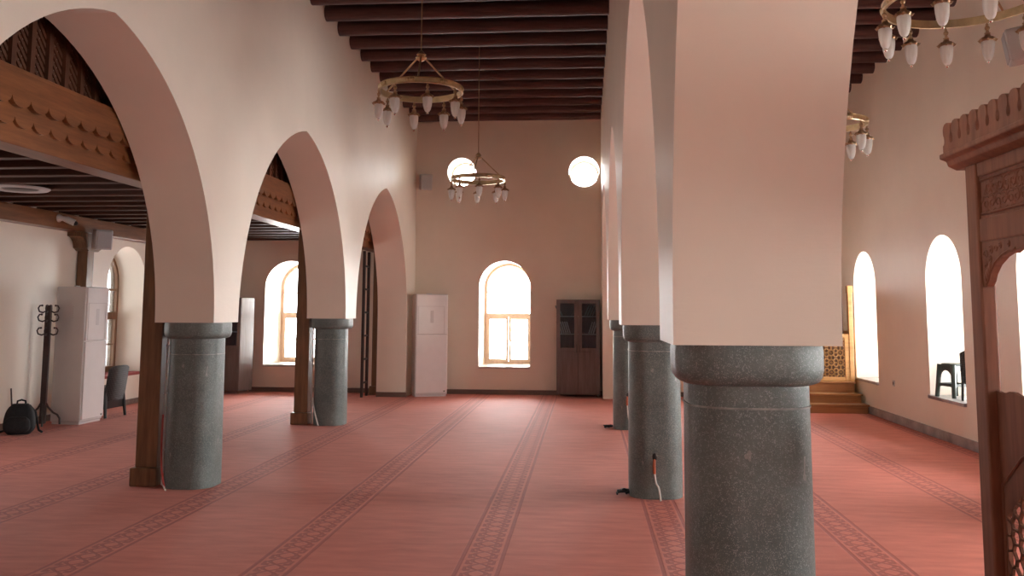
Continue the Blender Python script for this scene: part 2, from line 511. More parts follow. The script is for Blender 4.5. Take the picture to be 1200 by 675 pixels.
# ------------------------------------------------------------------ stone columns
def rsq(h, rad, n=10):
    """square outline of half side h with rounded corners"""
    pts = []
    for cx, cy, a0 in ((1, 1, 0), (-1, 1, PI / 2), (-1, -1, PI), (1, -1, 3 * PI / 2)):
        for k in range(n + 1):
            a = a0 + PI / 2 * k / n
            pts.append((cx * (h - rad) + rad * math.cos(a), cy * (h - rad) + rad * math.sin(a)))
    return pts
def stack(bm, prof, k):
    rings = [[bm.verts.new((p[0], p[1], z)) for p in rsq(h, h * k)] for h, z in prof]
    n = len(rings[0])
    for a, b in zip(rings, rings[1:]):
        for i in range(n): bm.faces.new((a[i], a[(i + 1) % n], b[(i + 1) % n], b[i]))
    bm.faces.new(rings[0][::-1]); bm.faces.new(rings[-1])
def column(x, y, label, r=.220):
    t = thing('stone_column', label, 'column', (x, y, 0), 0, 'basalt columns carrying the arcades')
    bm = B()
    zcap = 1.305
    stack(bm, [(r + .004, 0), (r + .004, .3), (r, .6), (r - .002, 1.1), (r - .003, zcap + .003)], .74)
    obj('shaft', bm, STONE, t, smooth=40)
    bm = B(); zj = 1.215 if x > 0 else 1.155
    stack(bm, [(r - .01, zj - .004), (r + .0012, zj - .003), (r + .0012, zj + .003), (r - .01, zj + .004)], .74)
    obj('mortar_joint', bm, MORTAR, t, smooth=40)
    bm = B()
    # cushion capital: square with well rounded corners, softened lower edge
    stack(bm, [(.226, zcap - .012), (.246, zcap - .004), (.258, zcap + .014), (.263, zcap + .040), (.263, zcap + .105), (.260, ZS - .001)], .68)
    obj('capital', bm, STONE, t, smooth=50)
    return t
LX, RX = -3.49, .588
column(RX, R_COLS[0], 'thick dark stone column in the right foreground, nearest of all, filling the frame bottom')
column(RX, R_COLS[1], 'dark stone column right behind the foreground one, orange cable loop low on it')
column(RX, R_COLS[2], 'farthest dark stone column of the right row, standing before the bookcase wall')
column(LX, L_COLS[0], 'dark stone column on the left beside a honey wood post, front of its row', .219)
column(LX, L_COLS[1], 'farther dark stone column of the left row, in front of the bright arched window', .208)
for y in L_ALL[:2]: column(LX, y, 'dark stone column of the left row out of the picture, behind the camera side')
column(RX, R_ALL[0], 'dark stone column of the right row behind the camera')

# ------------------------------------------------------------------ ceiling beams
def beam_mesh(x0, x1, r=.10):
    bm = B()
    n = 12; pts = []; rs = []
    for k in range(n + 1):
        pts.append((x0 + (x1 - x0) * k / n, 0, 0)); rs.append(r * (1 + .022 * math.sin(k * 2.1)))
    tube(bm, pts, rs, 16)
    return bm
NB = 18
SP = .59
ordn = ['', 'second ', 'third ', 'fourth ', 'fifth ', 'sixth ', 'seventh ', 'eighth ', 'ninth ', 'tenth ', 'eleventh ', 'twelfth ', 'thirteenth ', 'fourteenth ', 'fifteenth ', 'sixteenth ', 'seventeenth ']
protoN = protoR = None
for k in range(NB):
    y = YF - .13 - SP * k
    where = 'closest to the far wall' if k == 0 else (ordn[k] + 'from the far wall' if k < len(ordn) else 'towards the viewer above the frame')
    if protoN is None: o = protoN = obj('ceiling_beam', beam_mesh(LA1 - .03, RA0 + .03), BEAMW, smooth=60)
    else: o = copy_tree(protoN)
    o.location = (0, y, 5.265)
    tag(o, 'round dark brown log beam over the nave, ' + where, 'beam', 'log beams over the nave', 'thing')
    if protoR is None: o = protoR = obj('ceiling_beam', beam_mesh(RA1 - .03, XR + .03), BEAMW, smooth=60)
    else: o = copy_tree(protoR)
    o.location = (0, y, 5.265)
    tag(o, 'round dark brown log beam over the right aisle, ' + where, 'beam', 'log beams over the right aisle', 'thing')

# ------------------------------------------------------------------ gallery over the left aisle
gal = thing('wooden_gallery', 'honey wood gallery over the left aisle with scalloped front and lattice screen', 'gallery', (0, 0, 0))
GX = -3.97; GY0, GY1 = 1.0, YF - .005
bm = B(); box(bm, GX - .10, GX + .12, GY0, GY1, 2.655, 2.86)
o_f = obj('edge_beam', bm, GALW, gal, bevel=.006)
def scallops(z0, z1, w, x0, x1, off):
    """a board in the YZ plane with round petals along its lower edge"""
    pts = [(GY1, z1), (GY0, z1)]
    y = GY0 + off
    pts.append((GY0, z0 + .5 * w * .6))
    while y + w < GY1:
        for k in range(11):
            a = PI - PI * k / 10
            pts.append((y + w / 2 - w * .5 * .96 * math.cos(a) * -1 if False else y + w / 2 + w * .498 * math.cos(a), z0 + w * .5 * .66 * (1 - math.sin(a))))
        y += w
    pts.append((GY1, z0 + .5 * w * .6))
    bm = B()
    lo = filled(bm, [pts], x0)[0]; hi = filled(bm, [pts], x1)[0]; n = len(pts)
    for i in range(n): bm.faces.new((lo[i], lo[(i + 1) % n], hi[(i + 1) % n], hi[i]))
    bmesh.ops.transform(bm, matrix=Matrix(((0, 0, 1, 0), (1, 0, 0, 0), (0, 1, 0, 0), (0, 0, 0, 1))), verts=bm.verts)
    return bm
obj('fascia_board', scallops(2.775, 2.98, .2, GX + .09, GX + .145, .1), GALW, gal)
obj('fascia_board', scallops(2.90, 3.13, .2, GX + .09, GX + .185, .0), GALW, gal)
bm = B(); box(bm, GX - .02, GX + .10, GY0, GY1, 2.86, 3.12); obj('fascia_backing', bm, GALW, gal)
bm = B(); box(bm, GX + .0, GX + .17, GY0, GY1, 3.132, 3.17); obj('rail', bm, GALW, gal, bevel=.006)
bm = B(); box(bm, GX + .0, GX + .12, GY0, GY1, 4.30, 4.40); obj('rail', bm, GALW, gal, bevel=.006)
# vertical battens with diagonal lattice between
bmb = B(); bml = B()
y = GY0; bay = .205
while y < GY1 - .05:
    box(bmb, GX + .02, GX + .085, y, y + .05, 3.17, 4.30)
    y += bay
step = .062
z = 3.17 - (GY1 - GY0)
cosd = .7071
L0, L1 = 3.17, 4.30
def diag(bm, ya, za, yb, zb, x0, x1, w):
    d = Vector((0, yb - ya, zb - za)); n = Vector((0, -d.z, d.y)).normalized() * (w / 2)
    q = []
    for x in (x0, x1):
        for (yy, zz, s) in ((ya, za, 1), (yb, zb, 1), (yb, zb, -1), (ya, za, -1)):
            q.append(bm.verts.new((x, yy + s * n.y, zz + s * n.z)))
    for f in ((0, 1, 2, 3), (7, 6, 5, 4), (0, 4, 5, 1), (1, 5, 6, 2), (2, 6, 7, 3), (3, 7, 4, 0)):
        bm.faces.new([q[i] for i in f])
k = 0
H = L1 - L0
c = GY0 - H
while c < GY1:
    a0, a1 = max(c, GY0), min(c + H, GY1)
    if a1 - a0 > .02:
        diag(bml, a0, L0 + (a0 - c), a1, L0 + (a1 - c), GX + .030, GX + .042, .024)
        diag(bml, a0, L1 - (a0 - c), a1, L1 - (a1 - c), GX + .043, GX + .055, .024)
    c += step
obj('batten', bmb, LATW, gal); tag(gal.children[-1], 'upright battens dividing the lattice')
obj('lattice_screen', bml, LATW, gal)
bm = B(); box(bm, XL + .002, GX - .09, GY0, GY1, 3.02, 3.08); obj('gallery_deck', bm, BOARDW, gal)
bm0 = None
proto = None
yj = GY1 - .15
while yj > 5.2:
    if proto is None:
        bm = B(); box(bm, XL + .01, GX - .10, -.06, .06, 2.885, 3.02)
        proto = o = obj('joist', bm, JOISTW, gal, bevel=.008)
    else:
        o = proto.copy(); COL.objects.link(o); o.parent = gal
    o.location = (0, yj, 0)
    yj -= .50
bm = B(); box(bm, XL + .002, XL + .20, GY0, GY1, 2.665, 2.882); obj('wall_beam', bm, GALW, gal, bevel=.006)

def wood_post(x, y, w, label, top=2.655, bracket=False):
    t = thing('wooden_post', label, 'post', (x, y, 0), 0, 'square posts carrying the gallery')
    bm = B(); box(bm, -w / 2, w / 2, -w / 2, w / 2, .16, top - .001); obj('shaft', bm, POSTW, t, bevel=.008)
    bm = B(); box(bm, -w / 2 - .035, w / 2 + .012, -w / 2 - .03, w / 2 + .03, 0, .16); obj('plinth', bm, POSTW, t, bevel=.012)
    return t
wood_post(-3.875, 7.71, .2, 'square honey wood post beside the front left stone column, rising to the gallery')
wood_post(-3.875, 11.93, .19, 'shaded brown square post beside the farther left column, before the bright window')
wood_post(-3.868, 16.16, .15, 'far reddish square post beside the end pier and the ladder')
# short post against the left wall with its corbel bracket
t = thing('wooden_post', 'brown wooden post with rounded corbel against the left wall behind the air conditioner', 'post', (-7.385, 12.40, 0), 0, 'square posts carrying the gallery')
bm = B(); box(bm, -.08, .08, -.085, .085, 0, 2.48); obj('shaft', bm, POSTW, t, bevel=.008)
bm = B()
pr = [(-.36, 2.66), (.36, 2.66), (.36, 2.60)]
pr += [(.36 - .16 * math.sin(a), 2.60 - .16 * (1 - math.cos(a))) for a in [PI / 2 * k / 8 for k in range(1, 9)]]
pr += [(.12, 2.40), (-.12, 2.40), (-.20, 2.44)]
pr += [(-.36 + .16 * math.sin(a), 2.60 - .16 * (1 - math.cos(a))) for a in [PI / 2 * k / 8 for k in range(8, 0, -1)]]
pr += [(-.36, 2.60)]
lo = filled(bm, [pr], -.082)[0]; hi = filled(bm, [pr], .12)[0]; n = len(pr)
for i in range(n): bm.faces.new((lo[i], lo[(i + 1) % n], hi[(i + 1) % n], hi[i]))
bmesh.ops.transform(bm, matrix=Matrix(((0, 0, 1, 0), (1, 0, 0, 0), (0, 1, 0, 0), (0, 0, 0, 1))), verts=bm.verts)
obj('corbel', bm, POSTW, t)

# ladder seen edge-on beside the end pier
t = thing('wooden_ladder', 'dark narrow ladder seen edge-on beside the reddish post at the far wall', 'ladder', (-3.995, 15.60, 0))
for dy in (0, .34):
    bm = B(); box(bm, -.022, .022, dy - .03, dy + .03, 0, 2.62); obj('rail', bm, DKBR, t, bevel=.004)
for k in range(6):
    bm = B(); tube(bm, [(0, .02, .25 + k * .42), (0, .32, .25 + k * .42)], .018, 10); obj('rung', bm, DKBR, t, smooth=40)

# round ceiling lamp under the gallery
t = thing('ceiling_light', 'flat round white ring lamp on the dark gallery ceiling at far left', 'light', (-6.25, 9.15, 2.884))
bm = B(); lathe(bm, [(.20, -.004), (.22, -.022), (.28, -.022), (.30, -.008), (.30, 0), (.20, 0)], 40); obj('rim', bm, SPKG, t, smooth=40)
bm = B(); lathe(bm, [(.05, -.03), (.17, -.018), (.198, -.002)], 40); obj('diffuser', bm, DKBR, t, smooth=40)

# ------------------------------------------------------------------ chandeliers
def lamp_part(root, x, y, s):
    """pendant glass: chain and crown cap (part), tulip glass and finial (sub-parts); hangs from z=0"""
    bm = B()
    tube(bm, [(0, 0, .02), (0, 0, -.085 * s)], .005 * s, 6)
    for z, q in ((-.014, .010), (-.036, .017), (-.060, .011)): ball(bm, (0, 0, z * s), q * s, seg=10)
    lathe(bm, [(.042 * s, -.130 * s), (.047 * s, -.122 * s), (.040 * s, -.110 * s), (.022 * s, -.094 * s), (.016 * s, -.080 * s), (.020 * s, -.072 * s), (.008 * s, -.064 * s)], 20)
    for k in range(8):      # crown petals turned outward
        a = 2 * PI * k / 8
        c, sn = math.cos(a), math.sin(a)
        tube(bm, [(.036 * s * c, .036 * s * sn, -.112 * s), (.053 * s * c, .053 * s * sn, -.128 * s), (.060 * s * c, .060 * s * sn, -.119 * s)], [.012 * s, .010 * s, .004 * s], 6)
    lp = obj('lamp', bm, BRASSD, root, smooth=50); lp.location = (x, y, 0)
    bm = B()
    prof = [(.009, -.262), (.019, -.257), (.029, -.238), (.037, -.205), (.041, -.170), (.042, -.145), (.039, -.128)]
    v = lathe(bm, [(r * s, z * s) for r, z in prof], 24)
    for q in v:     # fluted glass
        a = math.atan2(q.co.y, q.co.x); f = 1 + .035 * math.cos(12 * a); q.co.x *= f; q.co.y *= f
    obj('glass_shade', bm, FROST, lp, smooth=60)
    bm = B(); ball(bm, (0, 0, -.271 * s), .012 * s, seg=12); obj('finial', bm, CHROME, lp, smooth=60)
    return lp

def chandelier(x, y, zr, R, label, s=1.0, n=8, rot=0.0, hubh=.32, hubrods=3):
    t = thing('chandelier', label, 'chandelier', (x, y, zr), rot, 'ring chandeliers hanging from the beams')
    bm = B()
    for k in range(1): pass
    seg = 64
    h = .028 * s
    prof = [(R - .012, -h), (R + .006, -h), (R + .012, -h * .8), (R + .004, -h * .6), (R + .004, h * .6), (R + .012, h * .8), (R + .006, h), (R - .012, h)]
    rings = [[bm.verts.new((r * math.cos(2 * PI * k / seg), r * math.sin(2 * PI * k / seg), z)) for k in range(seg)] for r, z in prof]
    for i in range(len(prof)):
        a, b = rings[i], rings[(i + 1) % len(prof)]
        for k in range(seg): bm.faces.new((a[k], a[(k + 1) % seg], b[(k + 1) % seg], b[k]))
    for k in range(n):      # cast ornaments between the lamps
        a = 2 * PI * (k + .5) / n
        for da in (-.06, 0, .06):
            ball(bm, ((R + .006) * math.cos(a + da), (R + .006) * math.sin(a + da), 0), .015 * s, 1, 1, 1.3, 8)
    obj('ring', bm, BRASS, t, smooth=40)
    bm = B(); lathe(bm, [(.012, hubh - .05), (.045 * s, hubh - .03), (.052 * s, hubh - .015), (.03 * s, hubh), (.045 * s, hubh + .012), (.014, hubh + .05)], 20)
    obj('hub', bm, BRASS, t, smooth=50)
    for k in range(hubrods):
        a = 2 * PI * k / hubrods + 2.4
        bm = B(); tube(bm, [(.035 * s * math.cos(a), .035 * s * math.sin(a), hubh - .01), (R * math.cos(a), R * math.sin(a), h * .9)], .0085 * s, 8)
        obj('rod', bm, BRASS, t, smooth=60)
    bm = B(); tube(bm, [(0, 0, hubh + .04), (0, 0, ZC - .01 - zr)], .006, 8)
    obj('suspension_rod', bm, BRASSD, t, smooth=60)
    bm = B(); lathe(bm, [(.0065, 0), (.05, .03), (.05, .045)], 20, Matrix.Translation((0, 0, ZC - .001 - zr - .045))); obj('ceiling_rose', bm, BRASSD, t, smooth=40)
    for k in range(n):
        a = 2 * PI * k / n
        lp = lamp_part(t, R * math.cos(a), R * math.sin(a), s); lp.location.z = -h
    return t
A1 = math.radians
chandelier(-1.504, 7.80, 3.569, .382, 'brass ring chandelier with eight frosted lamps, larger in view, over the nave', rot=A1(20))
chandelier(-1.478, 11.97, 3.372, .370, 'small looking brass ring chandelier before the left round window', rot=A1(9))
chandelier(2.60, 6.05, 3.68, .52, 'wide brass chandelier at top right, cut off by the frame', s=1.06, n=12, rot=A1(22), hubh=.42)
chandelier(2.49, 9.08, 3.475, .375, 'brass ring chandelier half hidden behind the foreground pier', s=1.12, rot=A1(-6))

# ------------------------------------------------------------------ loudspeakers
def speaker(loc, rz, w, h, d, label, tilt=.2, side=1):
    t = thing('loudspeaker', label, 'loudspeaker', loc, rz, 'box loudspeakers on the walls')
    bm = B(); box(bm, -w / 2, w / 2, -d, 0, -h / 2, h / 2, Matrix.Rotation(tilt, 4, 'X')); body = obj('cabinet', bm, SPKG, t, bevel=.02, bseg=3)
    bm = B(); box(bm, -w / 2 + .02, w / 2 - .02, -d - .012, -d + .004, -h / 2 + .02, h / 2 - .02, Matrix.Rotation(tilt, 4, 'X')); obj('grille', bm, GRILL, t, bevel=.008)
    bm = B(); tube(bm, [(0, -.02, .02), (0, .06, .03), (0, .13, .03)], .014, 8); box(bm, -.04, .04, .12, .132, -.03, .09); obj('bracket', bm, SPKD, t, smooth=40)
    return t
speaker((-3.055, 16.385, 3.99), .45, .22, .30, .17, 'small grey loudspeaker high in the far left corner of the nave', .1)
speaker((4.25, 8.55, 4.12), -PI / 2 - .35, .26, .32, .20, 'grey loudspeaker high on the right wall at the top right edge', .15)
speaker((-7.165, 12.38, 2.58), PI / 2 - .75, .24, .29, .20, 'pale grey loudspeaker on the wooden corbel above the air conditioner', .1)
# security camera on the wall beam
t = thing('security_camera', 'small white dome camera on the gallery beam at far left', 'camera', (-7.265, 11.49, 2.80), PI / 2)
bm = B(); lathe(bm, [(.055, 0), (.055, .012), (.035, .05), (.03, .06)], 20, Matrix.Rotation(PI / 2, 4, 'X')); obj('mount', bm, WHITEP, t, smooth=40)
bm = B(); tube(bm, [(0, -.05, 0), (.02, -.12, -.02), (.06, -.20, -.06)], [.03, .045, .045], 16); obj('housing', bm, WHITEP, t, smooth=40)
bm = B(); ball(bm, (.066, -.21, -.066), .032); obj('lens', bm, BLACKP, t, smooth=60)

# ------------------------------------------------------------------ floor standing air conditioners
def aircon(loc, rz, w, d, h, label):
    """front faces local -Y, origin at base centre"""
    t = thing('air_conditioner', label, 'air conditioner', loc, rz)
    bm = B(); box(bm, -w / 2, w / 2, -d / 2, d / 2, .03, h); obj('body', bm, ACG, t, bevel=.018, bseg=3)
    bm = B(); box(bm, -w / 2 + .015, w / 2 - .015, -d / 2 + .02, d / 2 - .02, 0, .03); obj('base', bm, ACG, t)
    zs = h * .60
    bm = B(); box(bm, -w / 2 + .012, w / 2 - .012, -d / 2 - .022, -d / 2 + .002, .065, zs - .006); obj('lower_panel', bm, ACW, t, bevel=.008)
    bm = B(); box(bm, -w / 2 + .012, w / 2 - .012, -d / 2 - .022, -d / 2 + .002, zs + .006, h - .01); up = obj('upper_panel', bm, ACW, t, bevel=.008)
    bm = B(); rect_ring(bm, -w / 2 + .04, w / 2 - .07, zs + .012, h - .22, .008, -d / 2 - .026, -d / 2 - .02); obj('outlet_frame', bm, ACG, up)
    bm = B(); box(bm, -.03, .03, -d / 2 - .0245, -d / 2 - .02, zs + .22, zs + .44); obj('display', bm, ACG, up, bevel=.004)
    bm = B(); box(bm, w / 2 - .075, w / 2 - .05, -d / 2 - .025, -d / 2 - .018, .085, .105); obj('badge', bm, BLACKP, t)
    bm = B(); box(bm, -.05, .05, .08, .10, h - .002, h + .02); obj('cover_clip', bm, ACG, t)
    return t
aircon((-6.985, 11.71, 0), PI / 2 - .06, .50, .44, 1.855, 'tall white standing air conditioner by the left wall beside the coat rack')
aircon((-2.86, 16.06, 0), .40, .60, .34, 1.85, 'tall glossy white standing air conditioner at the far wall beside the end pier')
# small side marks on the left unit
ac = [o for o in bpy.data.objects if o.name.startswith('air_conditioner')][0]
bm = B()
for k in range(6): box(bm, -.252, -.2495, -.05, -.035, 1.42 + k * .03, 1.44 + k * .03)
obj('side_mark', bm, SPKG, ac)

# ------------------------------------------------------------------ bookcases
def bookcase(loc, rz, w, d, h, label, lined=True):
    t = thing('bookcase', label, 'bookcase', loc, rz)
    z0 = .05; th = .02
    bm = B()
    box(bm, -w / 2, -w / 2 + th, -d / 2, d / 2, z0, h); box(bm, w / 2 - th, w / 2, -d / 2, d / 2, z0, h)
    box(bm, -w / 2 + th, w / 2 - th, -d / 2, d / 2, h - th, h); box(bm, -w / 2 + th, w / 2 - th, -d / 2, d / 2, z0, z0 + th)
    box(bm, -w / 2 + th, w / 2 - th, d / 2 - .012, d / 2, z0 + th, h - th)
    obj('carcass', bm, CABW, t, bevel=.003)
    zg0, zg1 = h * .465, h - .02
    for zz in (zg0 - .03, zg0 + (zg1 - zg0) * .33, zg0 + (zg1 - zg0) * .68):
        bm = B(); box(bm, -w / 2 + th, w / 2 - th, -d / 2 + .03, d / 2 - .013, zz, zz + .016); obj('shelf', bm, SILL if zz > zg0 else CABW, t)
    for s in (-1, 1):
        x0, x1 = (-w / 2 + .002, -.002) if s < 0 else (.002, w / 2 - .002)
        bm = B(); rect_ring(bm, x0, x1, zg0, h - .003, .068, -d / 2 - .018, -d / 2 - .0005)
        box(bm, x0, x1, -d / 2 - .018, -d / 2 - .0005, z0 + .01, zg0 - .001)
        dr = obj('door', bm, CABW, t, bevel=.002)
        bm = B(); box(bm, x0 + .069, x1 - .069, -d / 2 - .011, -d / 2 - .007, zg0 + .069, h - .072); obj('glass_pane', bm, CABGL, dr)
        xh = x1 - .03 if s < 0 else x0 + .03
        bm = B(); box(bm, xh - .006, xh + .006, -d / 2 - .042, -d / 2 - .017, zg0 - .02, zg0 + .12); obj('door_handle', bm, DKBR, dr, bevel=.003)
    for sx in (-1, 1):
        for sy in (-1, 1):
            bm = B(); lathe(bm, [(.018, 0), (.02, .02), (.02, z0)], 12, Matrix.Translation((sx * (w / 2 - .05), sy * (d / 2 - .05), 0))); obj('foot', bm, CHROME, t, smooth=40)
    return t, zg0, zg1
BW, BD, BH = .79, .36, 1.76
bk, zg0, zg1 = bookcase((-.135, YF - .03 - BD / 2, 0), 0, BW, BD, BH, 'dark walnut bookcase with two glazed doors against the far wall')
bookcase((-6.72, 16.17, 0), -.2, .80, .42, 1.77, 'dark walnut bookcase in the far left corner, its side shining')
s1 = zg0 + (zg1 - zg0) * .33 + .016; s2 = zg0 + (zg1 - zg0) * .68 + .016
def book(x, z, tilt, hh, th, mat, label, group):
    bm = B(); box(bm, 0, th, -.075, .075, 0, hh)
    o = obj('book', bm, mat, None, bevel=.003)
    bx, by = bk.location.x, bk.location.y
    # leaning books rest on the lower corner
    lift = th * math.sin(-tilt) if tilt < 0 else 0
    o.location = (bx + x, by - .02, z + (abs(math.sin(tilt)) * th if tilt > 0 else 0) + .001)
    o.rotation_euler = (0, tilt, 0)
    tag(o, label, 'book', group, 'thing')
ga, gb, gc, gd = 'books on the middle shelf left', 'books on the middle shelf right', 'books on the top shelf left', 'books on the top shelf right'
for k in range(6):
    book(-.345 + k * .038, s1, -.30, .225, .020, PAGE, 'pale thin book leaning left behind the left glass door, middle shelf', ga)
for k in range(3):
    book(.185 + k * .040, s1, .30, .225, .022, PAGE, 'pale thin book leaning right behind the right glass door, middle shelf', gb)
for k in range(2):
    book(-.345 + k * .042, s2, -.42, .20, .020, BOOKG, 'grey-green book leaning left behind the left glass door, top shelf', gc)
book(-.13, s2, .5, .15, .02, BOOKB, 'short brown book leaning right behind the left glass door, top shelf', gc)
for k in range(4):
    book(.11 + k * .048, s2, .42, .20, .020, BOOKG, 'grey-green book leaning right behind the right glass door, top shelf', gd)

# ------------------------------------------------------------------ coat rack
t = thing('coat_rack', 'dark brown coat rack with curled hooks standing beside the left air conditioner', 'coat rack', (-7.21, 11.30, 0), .3)
bm = B(); box(bm, -.035, .035, -.035, .035, .03, 1.60); obj('pole', bm, DKBR, t, bevel=.006)
for lv, z in enumerate((1.56, 1.44, 1.26)):
    for k in range(4):
        a = k * PI / 2
        d = Vector((math.cos(a), math.sin(a), 0))
        bm = B()
        P = [(.03, -.04), (.07, -.06), (.115, -.045), (.13, 0), (.11, .035), (.085, .035)]
        tube(bm, [(d.x * r, d.y * r, z + h) for r, h in P], .010, 8)
        ball(bm, (d.x * .083, d.y * .083, z + .035), .014, seg=8)
        obj('hook', bm, DKBR, t, smooth=60)
for k in range(4):
    a = k * PI / 2 + .25
    d = Vector((math.cos(a), math.sin(a), 0))
    bm = B(); P = [(.03, .30), (.06, .24), (.12, .17), (.17, .14), (.20, .09), (.205, .013)]
    tube(bm, [(d.x * r, d.y * r, z) for r, z in P], .013, 8)
    obj('leg', bm, DKBR, t, smooth=60)

# ------------------------------------------------------------------ backpack
t = thing('backpack', 'black backpack slumped on the carpet at the left edge of the picture', 'backpack', (-7.03, 10.55, 0), .35)
def pillow(bm, sx, sy, z0, z1, taper, M=None, seg=10):
    rings = []
    nz = 10; n = 28
    for i in range(nz + 1):
        f = i / nz; z = z0 + (z1 - z0) * f
        k = (1 - abs(2 * f - 1) ** 4 * .35) * (1 - taper * f * f)
        ring = []
        for j in range(n):
            a = 2 * PI * j / n; c, s = math.cos(a), math.sin(a)
            e = .55
            ring.append(bm.verts.new((math.copysign(abs(c) ** e, c) * sx * k, math.copysign(abs(s) ** e, s) * sy * k, z)))
        rings.append(ring)
    for a, b in zip(rings, rings[1:]):
        for j in range(n): bm.faces.new((a[j], a[(j + 1) % n], b[(j + 1) % n], b[j]))
    bm.faces.new(rings[0][::-1]); bm.faces.new(rings[-1])
    xf(bm, [v for r in rings for v in r], M)
bm = B(); pillow(bm, .185, .11, 0, .37, .28); obj('main_bag', bm, BLACKF, t, smooth=60)
bm = B(); pillow(bm, .15, .05, .03, .22, .1, Matrix.Translation((0, -.115, 0))); obj('front_pocket', bm, BLACKF, t, smooth=60)
bm = B(); tube(bm, [(-.05, .04, .355), (-.045, .04, .40), (0, .04, .415), (.045, .04, .40), (.05, .04, .355)], .012, 8); obj('handle', bm, BLACKF, t, smooth=60)
for s in (-1, 1):
    bm = B(); tube(bm, [(s * .08, .10, .34), (s * .14, .15, .25), (s * .17, .15, .10), (s * .20, .10, .03), (s * .25, .03, .015)], .014, 8); obj('shoulder_strap', bm, BLACKF, t, smooth=60)
# power cable between the pack and the rack, on the wall
bm = B(); tube(bm, [(-7.44, 10.95, .52), (-7.43, 10.97, .30), (-7.40, 11.0, .12), (-7.40, 11.05, .03)], .010, 8)
tag(obj('power_cable', bm, DKBR, None, smooth=60), 'thin dark cable running down the left wall behind the backpack', 'cable')

# ------------------------------------------------------------------ black plastic chair by the left window
t = thing('plastic_chair', 'black woven plastic chair half hidden behind the left air conditioner', 'chair', (-7.03, 12.40, 0), 4.60)
def panel_curve(bm, w0, w1, z0, z1, y0, y1, bow, th, nx=12, nz=10):
    g0 = []; 
    for s in (0, th):
        g = []
        for i in range(nz + 1):
            f = i / nz; w = w0 + (w1 - w0) * f; row = []
            for j in range(nx + 1):
                u = 2 * j / nx - 1
                z = z0 + (z1 - z0) * f - (.05 * u ** 4 if f > .9 else 0)
                row.append(bm.verts.new((u * w / 2, y0 + (y1 - y0) * f - bow * u * u + s, z)))
            g.append(row)
        g0.append(g)
    a, b = g0
    for i in range(nz):
        for j in range(nx):
            bm.faces.new((a[i][j], a[i][j + 1], a[i + 1][j + 1], a[i + 1][j])); bm.faces.new((b[i][j], b[i + 1][j], b[i + 1][j + 1], b[i][j + 1]))
    for i in range(nz):
        for j in (0, nx): bm.faces.new((a[i][j], a[i + 1][j], b[i + 1][j], b[i][j]))
    for j in range(nx):
        for i in (0, nz): bm.faces.new((a[i][j], b[i][j], b[i][j + 1], a[i][j + 1]))
def weave_mat():
    g = G('black_woven_plastic'); c = g.coord()
    w = g.n('ShaderNodeTexWave'); g.link(g.mapping(c, (1, 1, 1)), w.inputs[0]); w.bands_direction = 'Z'; w.inputs['Scale'].default_value = 14
    w2 = g.n('ShaderNodeTexWave'); g.link(c, w2.inputs[0]); w2.bands_direction = 'X'; w2.inputs['Scale'].default_value = 14
    h = g.math('MULTIPLY', w.outputs[1], w2.outputs[1])
    g.bsdf(g.ramp(h, [(.1, (.006, .006, .007)), (.8, (.030, .031, .033))]), .38, 0, .5, g.bump(h, .8, .01))
    return g.m
WEAVE = weave_mat()
bm = B(); panel_curve(bm, .44, .45, .24, .74, .225, .29, .03, .02); obj('backrest', bm, WEAVE, t, smooth=50)
bm = B(); pillow(bm, .225, .22, .40, .435, 0); obj('seat', bm, WEAVE, t, smooth=50)
bm = B(); box(bm, -.21, .21, .19, .215, .13, .40); rect_ring(bm, -.21, .21, .34, .40, .02, -.215, -.19)
box(bm, -.215, -.195, -.2, .2, .34, .40); box(bm, .195, .215, -.2, .2, .34, .40); obj('apron', bm, BLACKP, t)
for sx in (-1, 1):
    for sy in (-1, 1):
        bm = B(); tube(bm, [(sx * .20, sy * .20, .40), (sx * .225, sy * .24, 0)], [.026, .020], 10); obj('leg', bm, BLACKP, t, smooth=50)

# ------------------------------------------------------------------ stool and stacked chair in the right window niche
t = thing('plastic_stool', 'dark green plastic stool standing in the window niche of the right wall', 'stool', (4.55, 11.40, .513), .35)
bm = B(); pillow(bm, .125, .125, .385, .42, .05); obj('seat', bm, GREENP, t, smooth=50)
bm = B()
for a in range(4):
    R = Matrix.Rotation(a * PI / 2, 4, 'Z')
    arc = [(-.115, .39), (.115, .39), (.125, .33)] + [(.09 * math.cos(q) , .24 + .09 * math.sin(q)) for q in [PI * k / 10 for k in range(11)]] + [(-.125, .33)]
    prism(bm, arc, .118, .126, R @ Matrix(((1, 0, 0, 0), (0, 0, 1, 0), (0, 1, 0, 0), (0, 0, 0, 1))))
    prism(bm, [(-.135, .17), (.135, .17), (.14, .115), (.07, .135), (-.07, .135), (-.14, .115)], .126, .134, R @ Matrix(((1, 0, 0, 0), (0, 0, 1, 0), (0, 1, 0, 0), (0, 0, 0, 1))))
obj('apron', bm, GREENP, t)
for sx in (-1, 1):
    for sy in (-1, 1):
        bm = B(); tube(bm, [(sx * .112, sy * .112, .40), (sx * .142, sy * .142, 0)], [.030, .026], 8); obj('leg', bm, GREENP, t, smooth=40)
t = thing('plastic_chair', 'black woven chair back in the right window niche beside the green stool', 'chair', (4.63, 11.00, .513), 2.76)
bm = B(); panel_curve(bm, .30, .32, .20, .60, .12, .17, .03, .015); obj('backrest', bm, WEAVE, t, smooth=50)
bm = B(); pillow(bm, .15, .13, .28, .305, 0); obj('seat', bm, WEAVE, t, smooth=50)
for sx in (-1, 1):
    for sy in (-1, 1):
        bm = B(); tube(bm, [(sx * .13, sy * .11, .29), (sx * .145, sy * .125, 0)], [.018, .014], 10); obj('leg', bm, BLACKP, t, smooth=50)

